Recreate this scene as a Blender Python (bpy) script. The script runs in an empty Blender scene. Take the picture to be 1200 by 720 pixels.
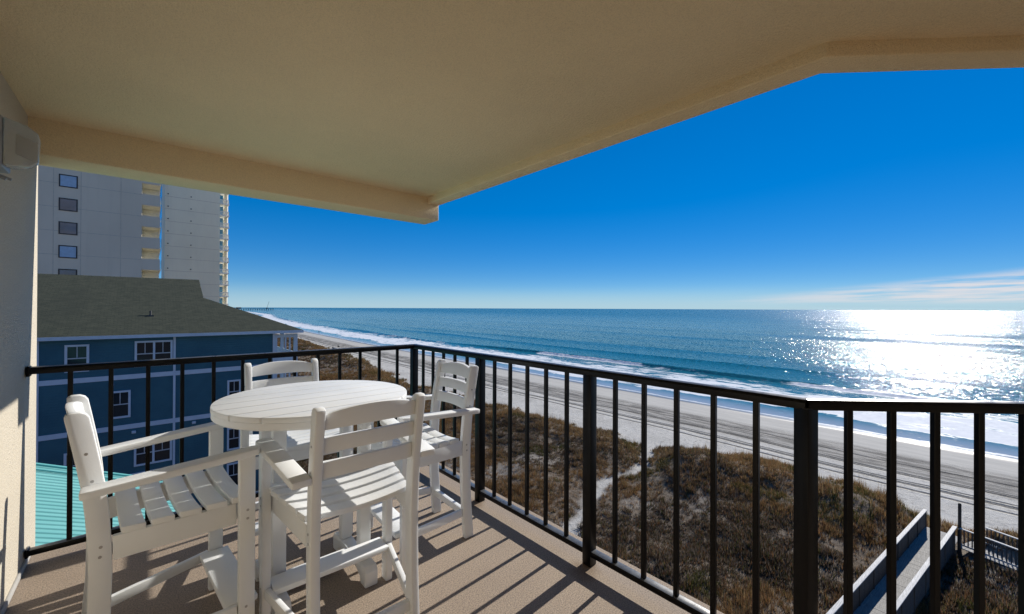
import bpy, bmesh, math, random
import numpy as np
from mathutils import Vector, Matrix
R = math.radians
random.seed(7)
rng = np.random.default_rng(11)
# world axes: +X is seaward, +Y runs along the coast, Z up; the balcony floor is z = 0
SUN_OFF, SUN_EL = 4.0, 29.4            # degrees: the sun stands 4 deg towards +Y from +X

scn = bpy.context.scene
COL = scn.collection
# ------------------------------------------------------------------ camera
cam = bpy.data.cameras.new('camera'); camo = bpy.data.objects.new('camera', cam); COL.objects.link(camo)
cam.sensor_width = 36.0; cam.lens = 14.55
cam.clip_start = 0.05; cam.clip_end = 90000
camo.matrix_world = (Matrix.Translation((0, 0, 1.446)) @ Matrix.Rotation(R(-41.5), 4, 'Z')
                     @ Matrix.Rotation(R(90.18), 4, 'X') @ Matrix.Rotation(R(0.24), 4, 'Z'))
scn.camera = camo
# ------------------------------------------------------------------ sky
W = bpy.data.worlds.new('World'); scn.world = W; W.use_nodes = True
nt = W.node_tree; nt.nodes.clear()
def wn(t, **k):
    n = nt.nodes.new(t)
    for a, b in k.items(): setattr(n, a, b)
    return n
out = wn('ShaderNodeOutputWorld'); bg = wn('ShaderNodeBackground'); bg.inputs['Strength'].default_value = 0.1
sky = wn('ShaderNodeTexSky'); sky.sky_type = 'NISHITA'; sky.sun_disc = False
sky.sun_elevation = R(SUN_EL); sky.sun_rotation = R(90 - SUN_OFF)
sky.air_density = 1.0; sky.dust_density = 0.2; sky.ozone_density = 4.0; sky.altitude = 4500
hs = wn('ShaderNodeHueSaturation'); hs.inputs['Saturation'].default_value = 1.34
# polarised-looking sky: the bright band low over the sea is compressed (v / (1 + k v)), the zenith kept
shv = wn('ShaderNodeSeparateColor', mode='HSV'); chv = wn('ShaderNodeCombineColor', mode='HSV'); nt.links.new(sky.outputs[0], shv.inputs[0])
nt.links.new(shv.outputs[0], chv.inputs[0]); nt.links.new(shv.outputs[1], chv.inputs[1])
def wm(op, a, b):
    n = wn('ShaderNodeMath', operation=op)
    for i, v in enumerate((a, b)):
        if isinstance(v, (int, float)): n.inputs[i].default_value = v
        else: nt.links.new(v, n.inputs[i])
    return n.outputs[0]
nt.links.new(wm('DIVIDE', wm('MULTIPLY', shv.outputs[2], 1.89), wm('ADD', 1.0, wm('MULTIPLY', shv.outputs[2], .227))), chv.inputs[2])
nt.links.new(chv.outputs[0], hs.inputs['Color'])
# thin cirrus streaks low over the sea, fixed in the sky by direction
tc = wn('ShaderNodeTexCoord'); sep = wn('ShaderNodeSeparateXYZ'); nt.links.new(tc.outputs['Generated'], sep.inputs[0])
def m(op, a, b=None, c=None):
    n = wn('ShaderNodeMath', operation=op)
    for i, v in enumerate((a, b, c)):
        if v is None: continue
        if isinstance(v, (int, float)): n.inputs[i].default_value = v
        else: nt.links.new(v, n.inputs[i])
    return n.outputs[0]
az = m('ARCTAN2', sep.outputs[1], sep.outputs[0])           # 0 = seaward, + towards +Y
el = m('ARCSINE', sep.outputs[2])
cmb = wn('ShaderNodeCombineXYZ')
nt.links.new(m('MULTIPLY', az, 5.0), cmb.inputs[0])
nt.links.new(m('ADD', m('MULTIPLY', el, 95.0), m('MULTIPLY', az, 2.0)), cmb.inputs[1])
nz = wn('ShaderNodeTexNoise'); nz.inputs['Scale'].default_value = 1.2; nz.inputs['Detail'].default_value = 6; nz.inputs['Roughness'].default_value = .6
nt.links.new(cmb.outputs[0], nz.inputs['Vector'])
def ramp(v, a, b):
    n = wn('ShaderNodeMapRange', interpolation_type='SMOOTHSTEP'); nt.links.new(v, n.inputs[0])
    n.inputs[1].default_value = a; n.inputs[2].default_value = b; return n.outputs[0]
top = m('SUBTRACT', R(3.6), m('MULTIPLY', az, .10))
band = m('MULTIPLY', ramp(el, R(.35), R(1.2)), m('SUBTRACT', 1.0, ramp(m('SUBTRACT', el, m('SUBTRACT', top, R(1.1))), 0.0, R(1.2))))
azm = m('SUBTRACT', 1.0, ramp(az, R(0), R(33)))
cl = m('MULTIPLY', m('MULTIPLY', band, azm), ramp(nz.outputs[0], .34, .58))
cl = m('MULTIPLY', cl, .85)
mixc = wn('ShaderNodeMix', data_type='RGBA'); nt.links.new(cl, mixc.inputs['Factor'])
hzm = wn('ShaderNodeMix', data_type='RGBA'); nt.links.new(m('MULTIPLY', m('SUBTRACT', 1.0, ramp(el, R(-.2), R(3.2))), .7), hzm.inputs['Factor'])
nt.links.new(hs.outputs[0], hzm.inputs['A']); hzm.inputs['B'].default_value = (2.7, 4.1, 5.2, 1)      # thin sea haze at the horizon
nt.links.new(hzm.outputs['Result'], mixc.inputs['A']); mixc.inputs['B'].default_value = (5.7, 5.45, 5.6, 1)
nt.links.new(mixc.outputs['Result'], bg.inputs['Color']); nt.links.new(bg.outputs[0], out.inputs[0])
# ------------------------------------------------------------------ sun
sl = bpy.data.lights.new('sun', 'SUN'); sl.energy = 4.2; sl.angle = R(0.5); sl.color = (1, .95, .87)
so = bpy.data.objects.new('sun', sl); COL.objects.link(so)
sv = Vector((math.cos(R(SUN_EL)) * math.cos(R(SUN_OFF)), math.cos(R(SUN_EL)) * math.sin(R(SUN_OFF)), math.sin(R(SUN_EL))))
so.rotation_euler = sv.to_track_quat('Z', 'Y').to_euler(); so.location = sv * 60
vs = scn.view_settings; vs.view_transform = 'Standard'; vs.look = 'None'; vs.exposure = 0.45; vs.gamma = 1; vs.use_curve_mapping = False
scn.render.engine = 'CYCLES'
scn.cycles.max_bounces = 8; scn.cycles.diffuse_bounces = 5; scn.cycles.use_denoising = True; scn.cycles.denoiser = 'OPENIMAGEDENOISE'; scn.cycles.denoising_input_passes = 'RGB_ALBEDO_NORMAL'; scn.cycles.denoising_prefilter = 'NONE'
scn.cycles.sample_clamp_indirect = 8

# ------------------------------------------------------------------ helpers
def tag(o, label=None, cat=None, group=None, kind=None):
    if label: o['label'] = label
    if cat: o['category'] = cat
    if group: o['group'] = group
    if kind: o['kind'] = kind
    return o
def thing(name, label, cat, loc=(0, 0, 0), rz=0, group=None):
    o = bpy.data.objects.new(name, None); COL.objects.link(o); o.empty_display_size = .2
    o.location = loc; o.rotation_euler = (0, 0, rz)
    return tag(o, label, cat, group)

class NT:                                   # small node-tree helper for materials
    def __init__(s, name):
        s.m = bpy.data.materials.new(name); s.m.use_nodes = True
        s.t = s.m.node_tree; s.t.nodes.clear()
        s.out = s.n('ShaderNodeOutputMaterial')
    def n(s, t, **k):
        x = s.t.nodes.new(t)
        for a, b in k.items(): setattr(x, a, b)
        return x
    def l(s, a, b): s.t.links.new(a, b)
    def put(s, sock, v):
        if isinstance(v, (int, float)): sock.default_value = v
        elif isinstance(v, tuple): sock.default_value = v if len(v) == 4 or sock.type == 'VECTOR' else v + (1,)
        else: s.l(v, sock)
    def math(s, op, a, b=None, c=None, clamp=False):
        x = s.n('ShaderNodeMath', operation=op, use_clamp=clamp)
        for i, v in enumerate((a, b, c)):
            if v is not None: s.put(x.inputs[i], v)
        return x.outputs[0]
    def pos(s, scale=(1, 1, 1), obj=True):
        tcn = s.n('ShaderNodeTexCoord'); mp = s.n('ShaderNodeMapping'); mp.inputs['Scale'].default_value = scale
        if obj: s.l(tcn.outputs['Object'], mp.inputs[0])
        else:
            g = s.n('ShaderNodeNewGeometry'); s.l(g.outputs['Position'], mp.inputs[0])
        return mp.outputs[0]
    def noise(s, scale, detail=4, rough=.55, vec=None, dist=0):
        x = s.n('ShaderNodeTexNoise'); x.inputs['Scale'].default_value = scale; x.inputs['Detail'].default_value = detail
        x.inputs['Roughness'].default_value = rough; x.inputs['Distortion'].default_value = dist
        s.l(vec if vec is not None else s.pos(), x.inputs['Vector']); return x
    def mix(s, f, a, b):
        x = s.n('ShaderNodeMix', data_type='RGBA'); s.put(x.inputs['Factor'], f); s.put(x.inputs['A'], a); s.put(x.inputs['B'], b)
        return x.outputs['Result']
    def ss(s, v, a, b, lo=0.0, hi=1.0):
        x = s.n('ShaderNodeMapRange', interpolation_type='SMOOTHSTEP'); s.put(x.inputs[0], v)
        x.inputs[1].default_value = a; x.inputs[2].default_value = b; x.inputs[3].default_value = lo; x.inputs[4].default_value = hi
        return x.outputs[0]
    def attr(s, name):
        x = s.n('ShaderNodeAttribute'); x.attribute_name = name; return x
    def bump(s, h, strength=.3, dist=.01, normal=None):
        x = s.n('ShaderNodeBump'); x.inputs['Strength'].default_value = strength; x.inputs['Distance'].default_value = dist
        s.l(h, x.inputs['Height'])
        if normal is not None: s.l(normal, x.inputs['Normal'])
        return x.outputs[0]
    def bsdf(s, col, rough=.5, normal=None, metal=0, spec=.5, **k):
        b = s.n('ShaderNodeBsdfPrincipled'); s.put(b.inputs['Base Color'], col); s.put(b.inputs['Roughness'], rough)
        b.inputs['Metallic'].default_value = metal; b.inputs['Specular IOR Level'].default_value = spec
        if normal is not None: s.l(normal, b.inputs['Normal'])
        for a, v in k.items(): s.put(b.inputs[a], v)
        s.l(b.outputs[0], s.out.inputs[0]); return b

def scalec(c, k): return tuple(min(1, x * k) for x in c)
def plain(name, col, rough=.5, var=.08, nscale=3, bumpk=0, bscale=60, bdist=.004, metal=0, spec=.5, **k):
    t = NT(name); n1 = t.noise(nscale, 5)
    c = t.mix(t.ss(n1.outputs[0], .3, .7), scalec(col, 1 - var), scalec(col, 1 + var))
    nrm = t.bump(t.noise(bscale, 3).outputs[0], bumpk, bdist) if bumpk else None
    t.bsdf(c, rough, nrm, metal, spec, **k); return t.m

M = {}
def stucco(name, col):
    t = NT(name)
    a = t.noise(70, 5, .7); b = t.noise(1.3, 5, .6); c = t.noise(210, 3, .6)
    colr = t.mix(t.ss(b.outputs[0], .3, .7), scalec(col, .965), scalec(col, 1.03))
    colr = t.mix(t.ss(c.outputs[0], .42, .68), colr, t.mix(.14, colr, (.03, .025, .02)))
    t.bsdf(colr, .9, t.bump(t.math('ADD', a.outputs[0], t.math('MULTIPLY', c.outputs[0], .4)), 1.0, .008), spec=.2)
    return t.m
M['ceiling'] = stucco('stucco_ceiling', (.90, .72, .455))
M['wall'] = stucco('stucco_wall', (.62, .555, .445))
def floor_mat():
    t = NT('balcony_floor_coating')
    a = t.noise(170, 4, .7); b = t.noise(1.1, 6, .65); c = t.noise(150, 3, .7); d = t.noise(7, 5, .6)
    col = t.mix(t.ss(b.outputs[0], .3, .7), (.325, .255, .19), (.385, .305, .228))
    col = t.mix(t.math('MULTIPLY', t.ss(d.outputs[0], .55, .75), .22), col, (.24, .195, .155))
    col = t.mix(t.ss(c.outputs[0], .34, .62), (.17, .135, .105), col)
    po = t.pos(); st = None
    for (px_, py_) in ((1.83, 3.47), (1.82, 2.48), (1.82, 1.45), (1.83, .42)):
        v = t.n('ShaderNodeVectorMath', operation='DISTANCE'); t.l(po, v.inputs[0]); v.inputs[1].default_value = (px_, py_, 0)
        g = t.math('SUBTRACT', 1.0, t.ss(t.math('ADD', v.outputs['Value'], t.math('MULTIPLY', t.math('SUBTRACT', d.outputs[0], .5), .16)), .03, .12)); st = g if st is None else t.math('MAXIMUM', st, g)
    col = t.mix(t.math('MULTIPLY', st, .6), col, (.12, .075, .04))
    t.bsdf(col, .8, t.bump(a.outputs[0], .7, .004), spec=.3); return t.m
M['floor'] = floor_mat()
M['slab_edge'] = stucco('slab_edge_concrete', (.58, .5, .4))
def hdpe():
    t = NT('white_plastic_lumber')
    g = t.noise(3, 4, .6, t.pos((3, 60, 60))); b = t.noise(2.2, 4); f = t.noise(300, 2)
    col = t.mix(t.ss(b.outputs[0], .3, .7), (.75, .765, .765), (.81, .825, .825))
    col = t.mix(t.math('MULTIPLY', t.ss(g.outputs[0], .6, .78), .18), col, (.58, .575, .55))
    t.bsdf(col, t.ss(b.outputs[0], .2, .8, .36, .5), t.bump(t.math('ADD', g.outputs[0], t.math('MULTIPLY', f.outputs[0], .4)), .12, .002), spec=.45)
    return t.m
M['white'] = hdpe()
M['steel'] = plain('screw_steel', (.45, .45, .46), .35, metal=1)
def blackpaint():
    t = NT('black_railing_paint')
    b = t.noise(14, 5, .65); f = t.noise(180, 3); g = t.n('ShaderNodeNewGeometry'); sp = t.n('ShaderNodeSeparateXYZ'); t.l(g.outputs['Normal'], sp.inputs[0])
    dust = t.math('MULTIPLY', t.ss(sp.outputs[2], .75, .95), t.ss(b.outputs[0], .2, .6, .6, 1.0))   # salt and dust lie on the upward faces
    col = t.mix(t.ss(b.outputs[0], .62, .8), (.003, .003, .0035), (.010, .009, .008)); col = t.mix(dust, col, (.10, .105, .11))
    t.bsdf(col, t.math('ADD', t.ss(b.outputs[0], .3, .75, .28, .42), t.math('MULTIPLY', dust, -.03)), t.bump(f.outputs[0], .12, .002), **{'Specular IOR Level': t.math('ADD', .2, t.math('MULTIPLY', dust, .4))}); return t.m
M['black'] = blackpaint()
M['lens'] = plain('frosted_lamp_lens', (.78, .81, .81), .22, .08, 9, .2, 40, .004, **{'Transmission Weight': .6})
M['lampgrey'] = plain('lamp_housing_grey', (.3, .31, .32), .45)

class MB:
    def __init__(s): s.v = []; s.f = []
    def add(s, vs_, fs):
        o = len(s.v); s.v += [tuple(p) for p in vs_]; s.f += [tuple(i + o for i in q) for q in fs]; return s
    def box(s, c, d, rot=None):
        x, y, z = d[0] / 2, d[1] / 2, d[2] / 2
        p = [Vector((i, j, k)) for i in (-x, x) for j in (-y, y) for k in (-z, z)]
        if rot is not None: p = [rot @ q for q in p]
        p = [q + Vector(c) for q in p]
        return s.add(p, [(0, 1, 3, 2), (4, 6, 7, 5), (0, 4, 5, 1), (2, 3, 7, 6), (0, 2, 6, 4), (1, 5, 7, 3)])
    def bx(s, x0, x1, y0, y1, z0, z1):
        return s.box(((x0 + x1) / 2, (y0 + y1) / 2, (z0 + z1) / 2), (x1 - x0, y1 - y0, z1 - z0))
    def loft(s, rings, caps=True):           # closed rings of equal count
        n = len(rings[0]); vs_ = [p for r in rings for p in r]; fs = []
        for i in range(len(rings) - 1):
            for j in range(n):
                k = (j + 1) % n
                fs.append((i * n + j, i * n + k, (i + 1) * n + k, (i + 1) * n + j))
        if caps: fs += [tuple(reversed(range(n))), tuple(range((len(rings) - 1) * n, len(rings) * n))]
        return s.add(vs_, fs)
    def prism(s, poly, h0, h1, f):           # poly 2D, f(u, v, h) -> point
        return s.loft([[f(u, v, h0) for u, v in poly], [f(u, v, h1) for u, v in poly]])
    def zprism(s, poly, z0, z1): return s.prism(poly, z0, z1, lambda u, v, h: (u, v, h))
    def bar(s, a, b, w, h, up=(0, 0, 1)):    # rectangular bar from a to b; w across, h along up
        a, b = Vector(a), Vector(b); d = (b - a).normalized(); up = Vector(up)
        r = d.cross(up).normalized(); u = r.cross(d).normalized()
        rg = lambda p: [p + r * (x * w / 2) + u * (y * h / 2) for x, y in ((-1, -1), (1, -1), (1, 1), (-1, 1))]
        return s.loft([rg(a), rg(b)])
    def tube(s, a, b, r0, r1=None, n=10):
        a, b = Vector(a), Vector(b); d = (b - a).normalized(); r1 = r0 if r1 is None else r1
        x = d.orthogonal().normalized(); y = d.cross(x)
        rg = lambda p, r: [p + (x * math.cos(t) + y * math.sin(t)) * r for t in [2 * math.pi * i / n for i in range(n)]]
        return s.loft([rg(a, r0), rg(b, r1)])
    def build(s, name, mat, parent=None, bevel=0, seg=2, smooth=True, ang=32):
        me = bpy.data.meshes.new(name); me.from_pydata(s.v, [], s.f)
        bm = bmesh.new(); bm.from_mesh(me)
        bmesh.ops.recalc_face_normals(bm, faces=bm.faces)
        if bevel:
            ed = [e for e in bm.edges if len(e.link_faces) == 2 and e.calc_face_angle() > R(40)]
            bmesh.ops.bevel(bm, geom=ed, offset=bevel, segments=seg, profile=.5, affect='EDGES', clamp_overlap=True)
        bm.to_mesh(me); bm.free()
        if smooth:
            me.polygons.foreach_set('use_smooth', [True] * len(me.polygons)); me.set_sharp_from_angle(angle=R(ang))
        me.materials.append(mat)
        o = bpy.data.objects.new(name, me); COL.objects.link(o)
        if parent is not None: o.parent = parent
        return o

# value noise for terrain (numpy)
def hsh(i, j, sd):
    x = (i.astype(np.int64) * 374761393 + j.astype(np.int64) * 668265263 + sd * 974634777) & 0xFFFFFFFF
    x = ((x ^ (x >> 13)) * 1274126177) & 0xFFFFFFFF
    return ((x ^ (x >> 16)) & 0xFFFF) / 65535.0
def vnoise(x, y, sd=0):
    i = np.floor(x); j = np.floor(y); fx = x - i; fy = y - j
    fx = fx * fx * (3 - 2 * fx); fy = fy * fy * (3 - 2 * fy)
    a = hsh(i, j, sd); b = hsh(i + 1, j, sd); c = hsh(i, j + 1, sd); d = hsh(i + 1, j + 1, sd)
    return (a * (1 - fx) + b * fx) * (1 - fy) + (c * (1 - fx) + d * fx) * fy
def fbm(x, y, sd=0, o=4):
    r = 0; a = .5; t = 0
    for k in range(o):
        r = r + a * vnoise(x * 2 ** k, y * 2 ** k, sd + k); t += a; a *= .5
    return r / t
def sstep(x, a, b):
    q = np.clip((x - a) / (b - a), 0, 1); return q * q * (3 - 2 * q)

# ------------------------------------------------------------------ terrain, beach, sea
SEA = -13.0; SH = 63.5
def coast(t):
    t = np.maximum(t, 0); return np.where(t < 900, 1.2e-4 * t * t, 97.2 + .10 * (t - 900))
EDGE_T = [-80, -20, 2, 12, 20, 28, 40, 63, 85, 111, 170, 400, 5000]
EDGE_S = [38, 38, 38, 39.4, 36, 36.6, 35, 33, 37, 40, 43, 44, 44]
PATH = [(10, 13.6), (17.3, 15.3), (19.2, 16.3), (22.8, 17.6), (25.4, 18.6), (28.5, 18.6), (31.4, 18.6), (35, 20.4), (40, 22)]
def pathd(u, t):
    d = np.full(np.shape(u), 1e9)
    for (a0, b0), (a1, b1) in zip(PATH[:-1], PATH[1:]):
        dx, dy = a1 - a0, b1 - b0; q = np.clip(((u - a0) * dx + (t - b0) * dy) / (dx * dx + dy * dy), 0, 1)
        d = np.minimum(d, np.hypot(u - a0 - q * dx, t - b0 - q * dy))
    return d
def veg(u, t):                         # 0..1 plant cover
    e = np.interp(t, EDGE_T, EDGE_S) + 5.0 * (fbm(u * .22, t * .22, 5) - .5) + 2.2 * (vnoise(u * .9, t * .9, 9) - .5)
    v = 1 - sstep(u, e - 1.4, e + .9)
    pw = pathd(u, t) + .7 * (vnoise(u * 1.1, t * 1.1, 21) - .5)
    v = v * sstep(pw, .40, .62)
    bare = sstep(fbm(u * .16 + 40, t * .16, 31), .66, .72)
    return v * (1 - .25 * bare)
def gz(u, t):
    base = np.interp(u, [-300, 0, 30, 39, 44, 52, SH, SH + 6, SH + 60], [-11.7, -11.7, -11.75, -11.95, -12.1, -12.45, SEA, SEA - .35, SEA - 3])
    v = veg(u, t)
    inl = sstep(u, 3, 9)
    mound = 1.4 * (fbm(u * .13, t * .13, 2, 3) - .45) + .7 * (fbm(u * .4, t * .4, 3, 3) - .5)
    ridge = .75 * np.exp(-((u - np.interp(t, EDGE_T, EDGE_S) + 4.5) / 3.2) ** 2)
    keep = sstep(np.abs(t - (2.9 - .115 * (u - 26))), 1.0, 2.6) * .85 + .15     # low beside the boardwalk
    keep = keep * (.25 + .75 * sstep(pathd(u, t), .6, 3.2))                     # the path lies in a shallow dip
    return base + v * inl * (mound + ridge + .2) * keep + .05 * (vnoise(u * 1.3, t * .5, 4) - .5) * (u > 33) * (u < 58)

def gridmesh(name, U, T, zf, mat, attrs):
    uu, tt = np.meshgrid(U, T, indexing='ij'); ss_ = uu + coast(tt); z = zf(uu, tt)
    co = np.stack([ss_, tt, z], -1).reshape(-1, 3).astype(np.float32)
    nu, ntn = len(U), len(T)
    a = (np.arange(nu - 1)[:, None] * ntn + np.arange(ntn - 1)[None, :]).ravel()
    q = np.stack([a, a + ntn, a + ntn + 1, a + 1], -1).astype(np.int32)
    me = bpy.data.meshes.new(name); me.vertices.add(len(co)); me.vertices.foreach_set('co', co.ravel())
    me.loops.add(q.size); me.loops.foreach_set('vertex_index', q.ravel())
    me.polygons.add(len(q)); me.polygons.foreach_set('loop_start', np.arange(len(q), dtype=np.int32) * 4)
    me.polygons.foreach_set('loop_total', np.full(len(q), 4, np.int32))
    me.update(); me.validate()
    me.polygons.foreach_set('use_smooth', [True] * len(me.polygons))
    for n_, fn in attrs.items():
        at = me.attributes.new(n_, 'FLOAT', 'POINT'); at.data.foreach_set('value', fn(uu, tt).ravel().astype(np.float32))
    me.materials.append(mat)
    o = bpy.data.objects.new(name, me); COL.objects.link(o); return o

def sand_mat():
    t = NT('beach_sand')
    u = t.attr('u').outputs['Fac']; v = t.attr('veg').outputs['Fac']
    st = t.pos((1, .16, 1), obj=False); p = t.pos(obj=False)
    n_big = t.noise(.25, 5, .6, p); n_st = t.noise(1.3, 7, .7, st); n_f = t.noise(6, 4, .65, p); n_g = t.noise(2.2, 6, .7, p)
    uw = t.math('ADD', u, t.math('MULTIPLY', t.math('SUBTRACT', t.noise(.5, 3, .5, t.pos((1, .16, 1), obj=False)).outputs[0], .5), 2.2))
    dry = t.mix(t.ss(n_big.outputs[0], .3, .7), (.42, .40, .36), (.52, .50, .455))
    dry = t.mix(t.math('MULTIPLY', t.ss(n_g.outputs[0], .52, .66), .7), dry, (.25, .235, .21))
    smooth = t.mix(t.ss(n_st.outputs[0], .3, .7), (.38, .365, .33), (.47, .45, .405))
    wr = t.mix(t.ss(n_st.outputs[0], .42, .60), (.085, .078, .068), (.33, .31, .275))   # dark damp wrack and churned sand
    wrk = t.math('MULTIPLY', t.ss(uw, 46.5, 48.5), t.math('SUBTRACT', 1.0, t.ss(uw, 53.5, 56.0)))
    c = t.mix(t.ss(uw, 52.0, 56.0), dry, smooth); c = t.mix(t.math('MULTIPLY', wrk, .85), c, wr)
    wet = t.ss(uw, 61.0, 63.0); c = t.mix(wet, c, (.17, .15, .125))
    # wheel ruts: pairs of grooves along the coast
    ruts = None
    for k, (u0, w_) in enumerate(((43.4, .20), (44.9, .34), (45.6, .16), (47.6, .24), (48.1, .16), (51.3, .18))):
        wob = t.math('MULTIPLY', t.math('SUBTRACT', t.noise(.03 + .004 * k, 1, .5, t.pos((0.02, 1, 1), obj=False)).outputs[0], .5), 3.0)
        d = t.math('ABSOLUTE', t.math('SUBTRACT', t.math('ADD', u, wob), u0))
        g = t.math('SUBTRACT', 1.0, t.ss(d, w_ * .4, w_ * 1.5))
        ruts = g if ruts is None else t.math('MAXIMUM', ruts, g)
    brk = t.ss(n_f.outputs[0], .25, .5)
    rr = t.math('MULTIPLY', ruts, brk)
    c = t.mix(t.math('MULTIPLY', rr, .8), c, (.07, .065, .058))  # shade inside the grooves painted into the sand colour, on top of the bump
    soil = t.mix(t.ss(n_g.outputs[0], .40, .62), (.085, .06, .038), (.18, .14, .10))
    c = t.mix(v, c, soil)
    h = t.math('SUBTRACT', t.math('ADD', t.math('MULTIPLY', n_g.outputs[0], .5), t.math('MULTIPLY', n_f.outputs[0], .25)), t.math('MULTIPLY', rr, .8))
    flat = t.math('SUBTRACT', 1.0, t.math('MULTIPLY', t.ss(uw, 54, 57), .93))
    bp = t.n('ShaderNodeBump'); bp.inputs['Distance'].default_value = .22; t.l(h, bp.inputs['Height']); t.l(flat, bp.inputs['Strength'])
    t.bsdf(c, t.math('SUBTRACT', .95, t.math('MULTIPLY', wet, .65)), bp.outputs[0], spec=.35); return t.m
Ug = np.concatenate([[-400, -150, -70, -30, -15], np.arange(-8, 70, .5), [72, 76, 84, 100, 125]])
Tg = np.concatenate([[-6000, -1500, -500, -200, -120, -80], np.arange(-50, 130, .6), 130 * 1.06 ** np.arange(1, 66)])
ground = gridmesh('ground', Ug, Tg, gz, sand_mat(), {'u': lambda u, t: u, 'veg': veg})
tag(ground, kind='structure')

SW = [(SH + 33, .62, 2.0), (SH + 52, .42, 3.2), (SH + 78, .5, 4.5), (SH + 108, .4, 6), (SH + 150, .5, 8), (SH + 205, .5, 11)]
def swell(u, t):
    z = np.zeros_like(u)
    for k, (c, a, w) in enumerate(SW):
        cc = c + 7 * (vnoise(t * .011 + 3 * k, t * 0 + k, 50 + k) - .5) * (1 + .15 * k) + .02 * np.clip(t, -200, 400) * ((k % 2) * 2 - 1)
        amp = a * (.35 + 1.0 * vnoise(t * .02 + 9 * k, t * 0 + 2.5 * k, 60 + k)); d = u - cc
        z += amp * (1, .8, .5, .4, .4, .4)[k] * np.where(d < 0, np.exp(-(d / (w * .55)) ** 2), np.exp(-(d / (w * 1.5)) ** 2))
    return z
def wz(u, t): return SEA + swell(u, t) * sstep(u, SH + 10, SH + 25) * (1 - sstep(u, 400, 900))
def crest(u, t):                       # broken water on the first two crests
    r = np.zeros_like(u)
    for k, (lo, hi) in ((0, (-26, 20)), (0, (60, 90))):
        c, a, w = SW[k]
        cc = c + 7 * (vnoise(t * .011 + 3 * k, t * 0 + k, 50 + k) - .5) * (1 + .15 * k) + .02 * np.clip(t, -200, 400) * ((k % 2) * 2 - 1)
        r = np.maximum(r, np.exp(-((u - cc + 1.3) / 1.5) ** 2) * sstep(t, lo - 12, lo) * (1 - sstep(t, hi, hi + 12)))
    return r
def water_mat():
    t = NT('sea_water')
    u = t.attr('u').outputs['Fac']; cr = t.attr('crest').outputs['Fac']
    p = t.pos((1, .55, 1), obj=False)
    n1 = t.noise(2.3, 5, .6, p); n2 = t.noise(9.0, 3, .6, p); n3 = t.noise(.035, 4, .6, t.pos((1, .18, 1), obj=False))
    def vec(n, k):
        a = t.n('ShaderNodeVectorMath', operation='SUBTRACT'); t.l(n.outputs['Color'], a.inputs[0]); a.inputs[1].default_value = (.5, .5, .5)
        b = t.n('ShaderNodeVectorMath', operation='MULTIPLY'); t.l(a.outputs[0], b.inputs[0]); b.inputs[1].default_value = (k, k * .75, 0); return b.outputs[0]
    ad = t.n('ShaderNodeVectorMath', operation='ADD'); ab = t.n('ShaderNodeVectorMath', operation='ADD'); n4 = t.noise(.75, 2, .5, p); t.l(vec(n4, .5), ab.inputs[0]); t.l(vec(n2, 1.5), ab.inputs[1])
    t.l(vec(n1, 1.9), ad.inputs[0]); t.l(ab.outputs[0], ad.inputs[1])
    calm = t.math('MULTIPLY', t.ss(u, SH + 2, SH + 55, .30, 1.0), t.ss(n3.outputs[0], .35, .65, .45, 1.15))
    sc = t.n('ShaderNodeVectorMath', operation='SCALE'); t.l(ad.outputs[0], sc.inputs[0]); t.l(calm, sc.inputs['Scale'])
    geo = t.n('ShaderNodeNewGeometry')
    a2 = t.n('ShaderNodeVectorMath', operation='ADD'); t.l(sc.outputs[0], a2.inputs[0]); t.l(geo.outputs['Normal'], a2.inputs[1])
    nm = t.n('ShaderNodeVectorMath', operation='NORMALIZE'); t.l(a2.outputs[0], nm.inputs[0])
    deep = t.mix(t.ss(n3.outputs[0], .35, .65), (.003, .100, .138), (.005, .120, .162))
    near = t.mix(t.ss(u, SH + 4, SH + 110), (.02, .15, .185), deep)
    near = t.mix(t.ss(u, SH + 1, SH + 8), (.30, .35, .40), near)
    # foam: lace of white streaks behind the swash, broken crests, thin lip at the water's edge
    fl = t.noise(.5, 7, .72, t.pos((1, .35, 1), obj=False), .6); fw = t.noise(.07, 3, .5, t.pos((1, .5, 1), obj=False))
    uo = t.math('ADD', u, t.math('MULTIPLY', t.math('SUBTRACT', fw.outputs[0], .5), 16.0))
    dens = t.math('MULTIPLY', t.ss(uo, SH + 4.0, SH + 7.5), t.math('SUBTRACT', 1.0, t.ss(uo, SH + 16, SH + 32)))
    lip = t.math('SUBTRACT', 1.0, t.ss(t.math('ABSOLUTE', t.math('SUBTRACT', t.math('ADD', u, t.math('MULTIPLY', t.math('SUBTRACT', fl.outputs[0], .5), 2.0)), SH + .55)), .12, .45))
    fm = t.math('SUBTRACT', t.math('ADD', fl.outputs[0], t.math('MULTIPLY', dens, .31)), .62)
    fm = t.ss(fm, .0, .16)
    fm = t.math('MULTIPLY', fm, t.ss(dens, .03, .2))
    crf = t.ss(t.math('ADD', t.math('MULTIPLY', cr, .75), t.math('SUBTRACT', fl.outputs[0], .5)), .42, .58)
    fm = t.math('MAXIMUM', t.math('MAXIMUM', fm, crf), t.math('MULTIPLY', lip, .75))
    col = t.mix(fm, near, (.72, .74, .76))
    rg = t.math('ADD', t.ss(u, SH + 20, 900, .10, .20), t.math('MULTIPLY', fm, .6))
    b = t.bsdf(col, rg, nm.outputs[0]); t.l(t.math('MULTIPLY', t.math('SUBTRACT', 1.0, t.math('MULTIPLY', fm, .8)), .15), b.inputs['Specular IOR Level']); b.inputs['IOR'].default_value = 1.33
    return t.m
Uw = np.concatenate([np.arange(SH - 1.5, SH + 60, .6), SH + 60 * 1.035 ** np.arange(1, 60), 550 * 1.25 ** np.arange(1, 20)])
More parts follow.
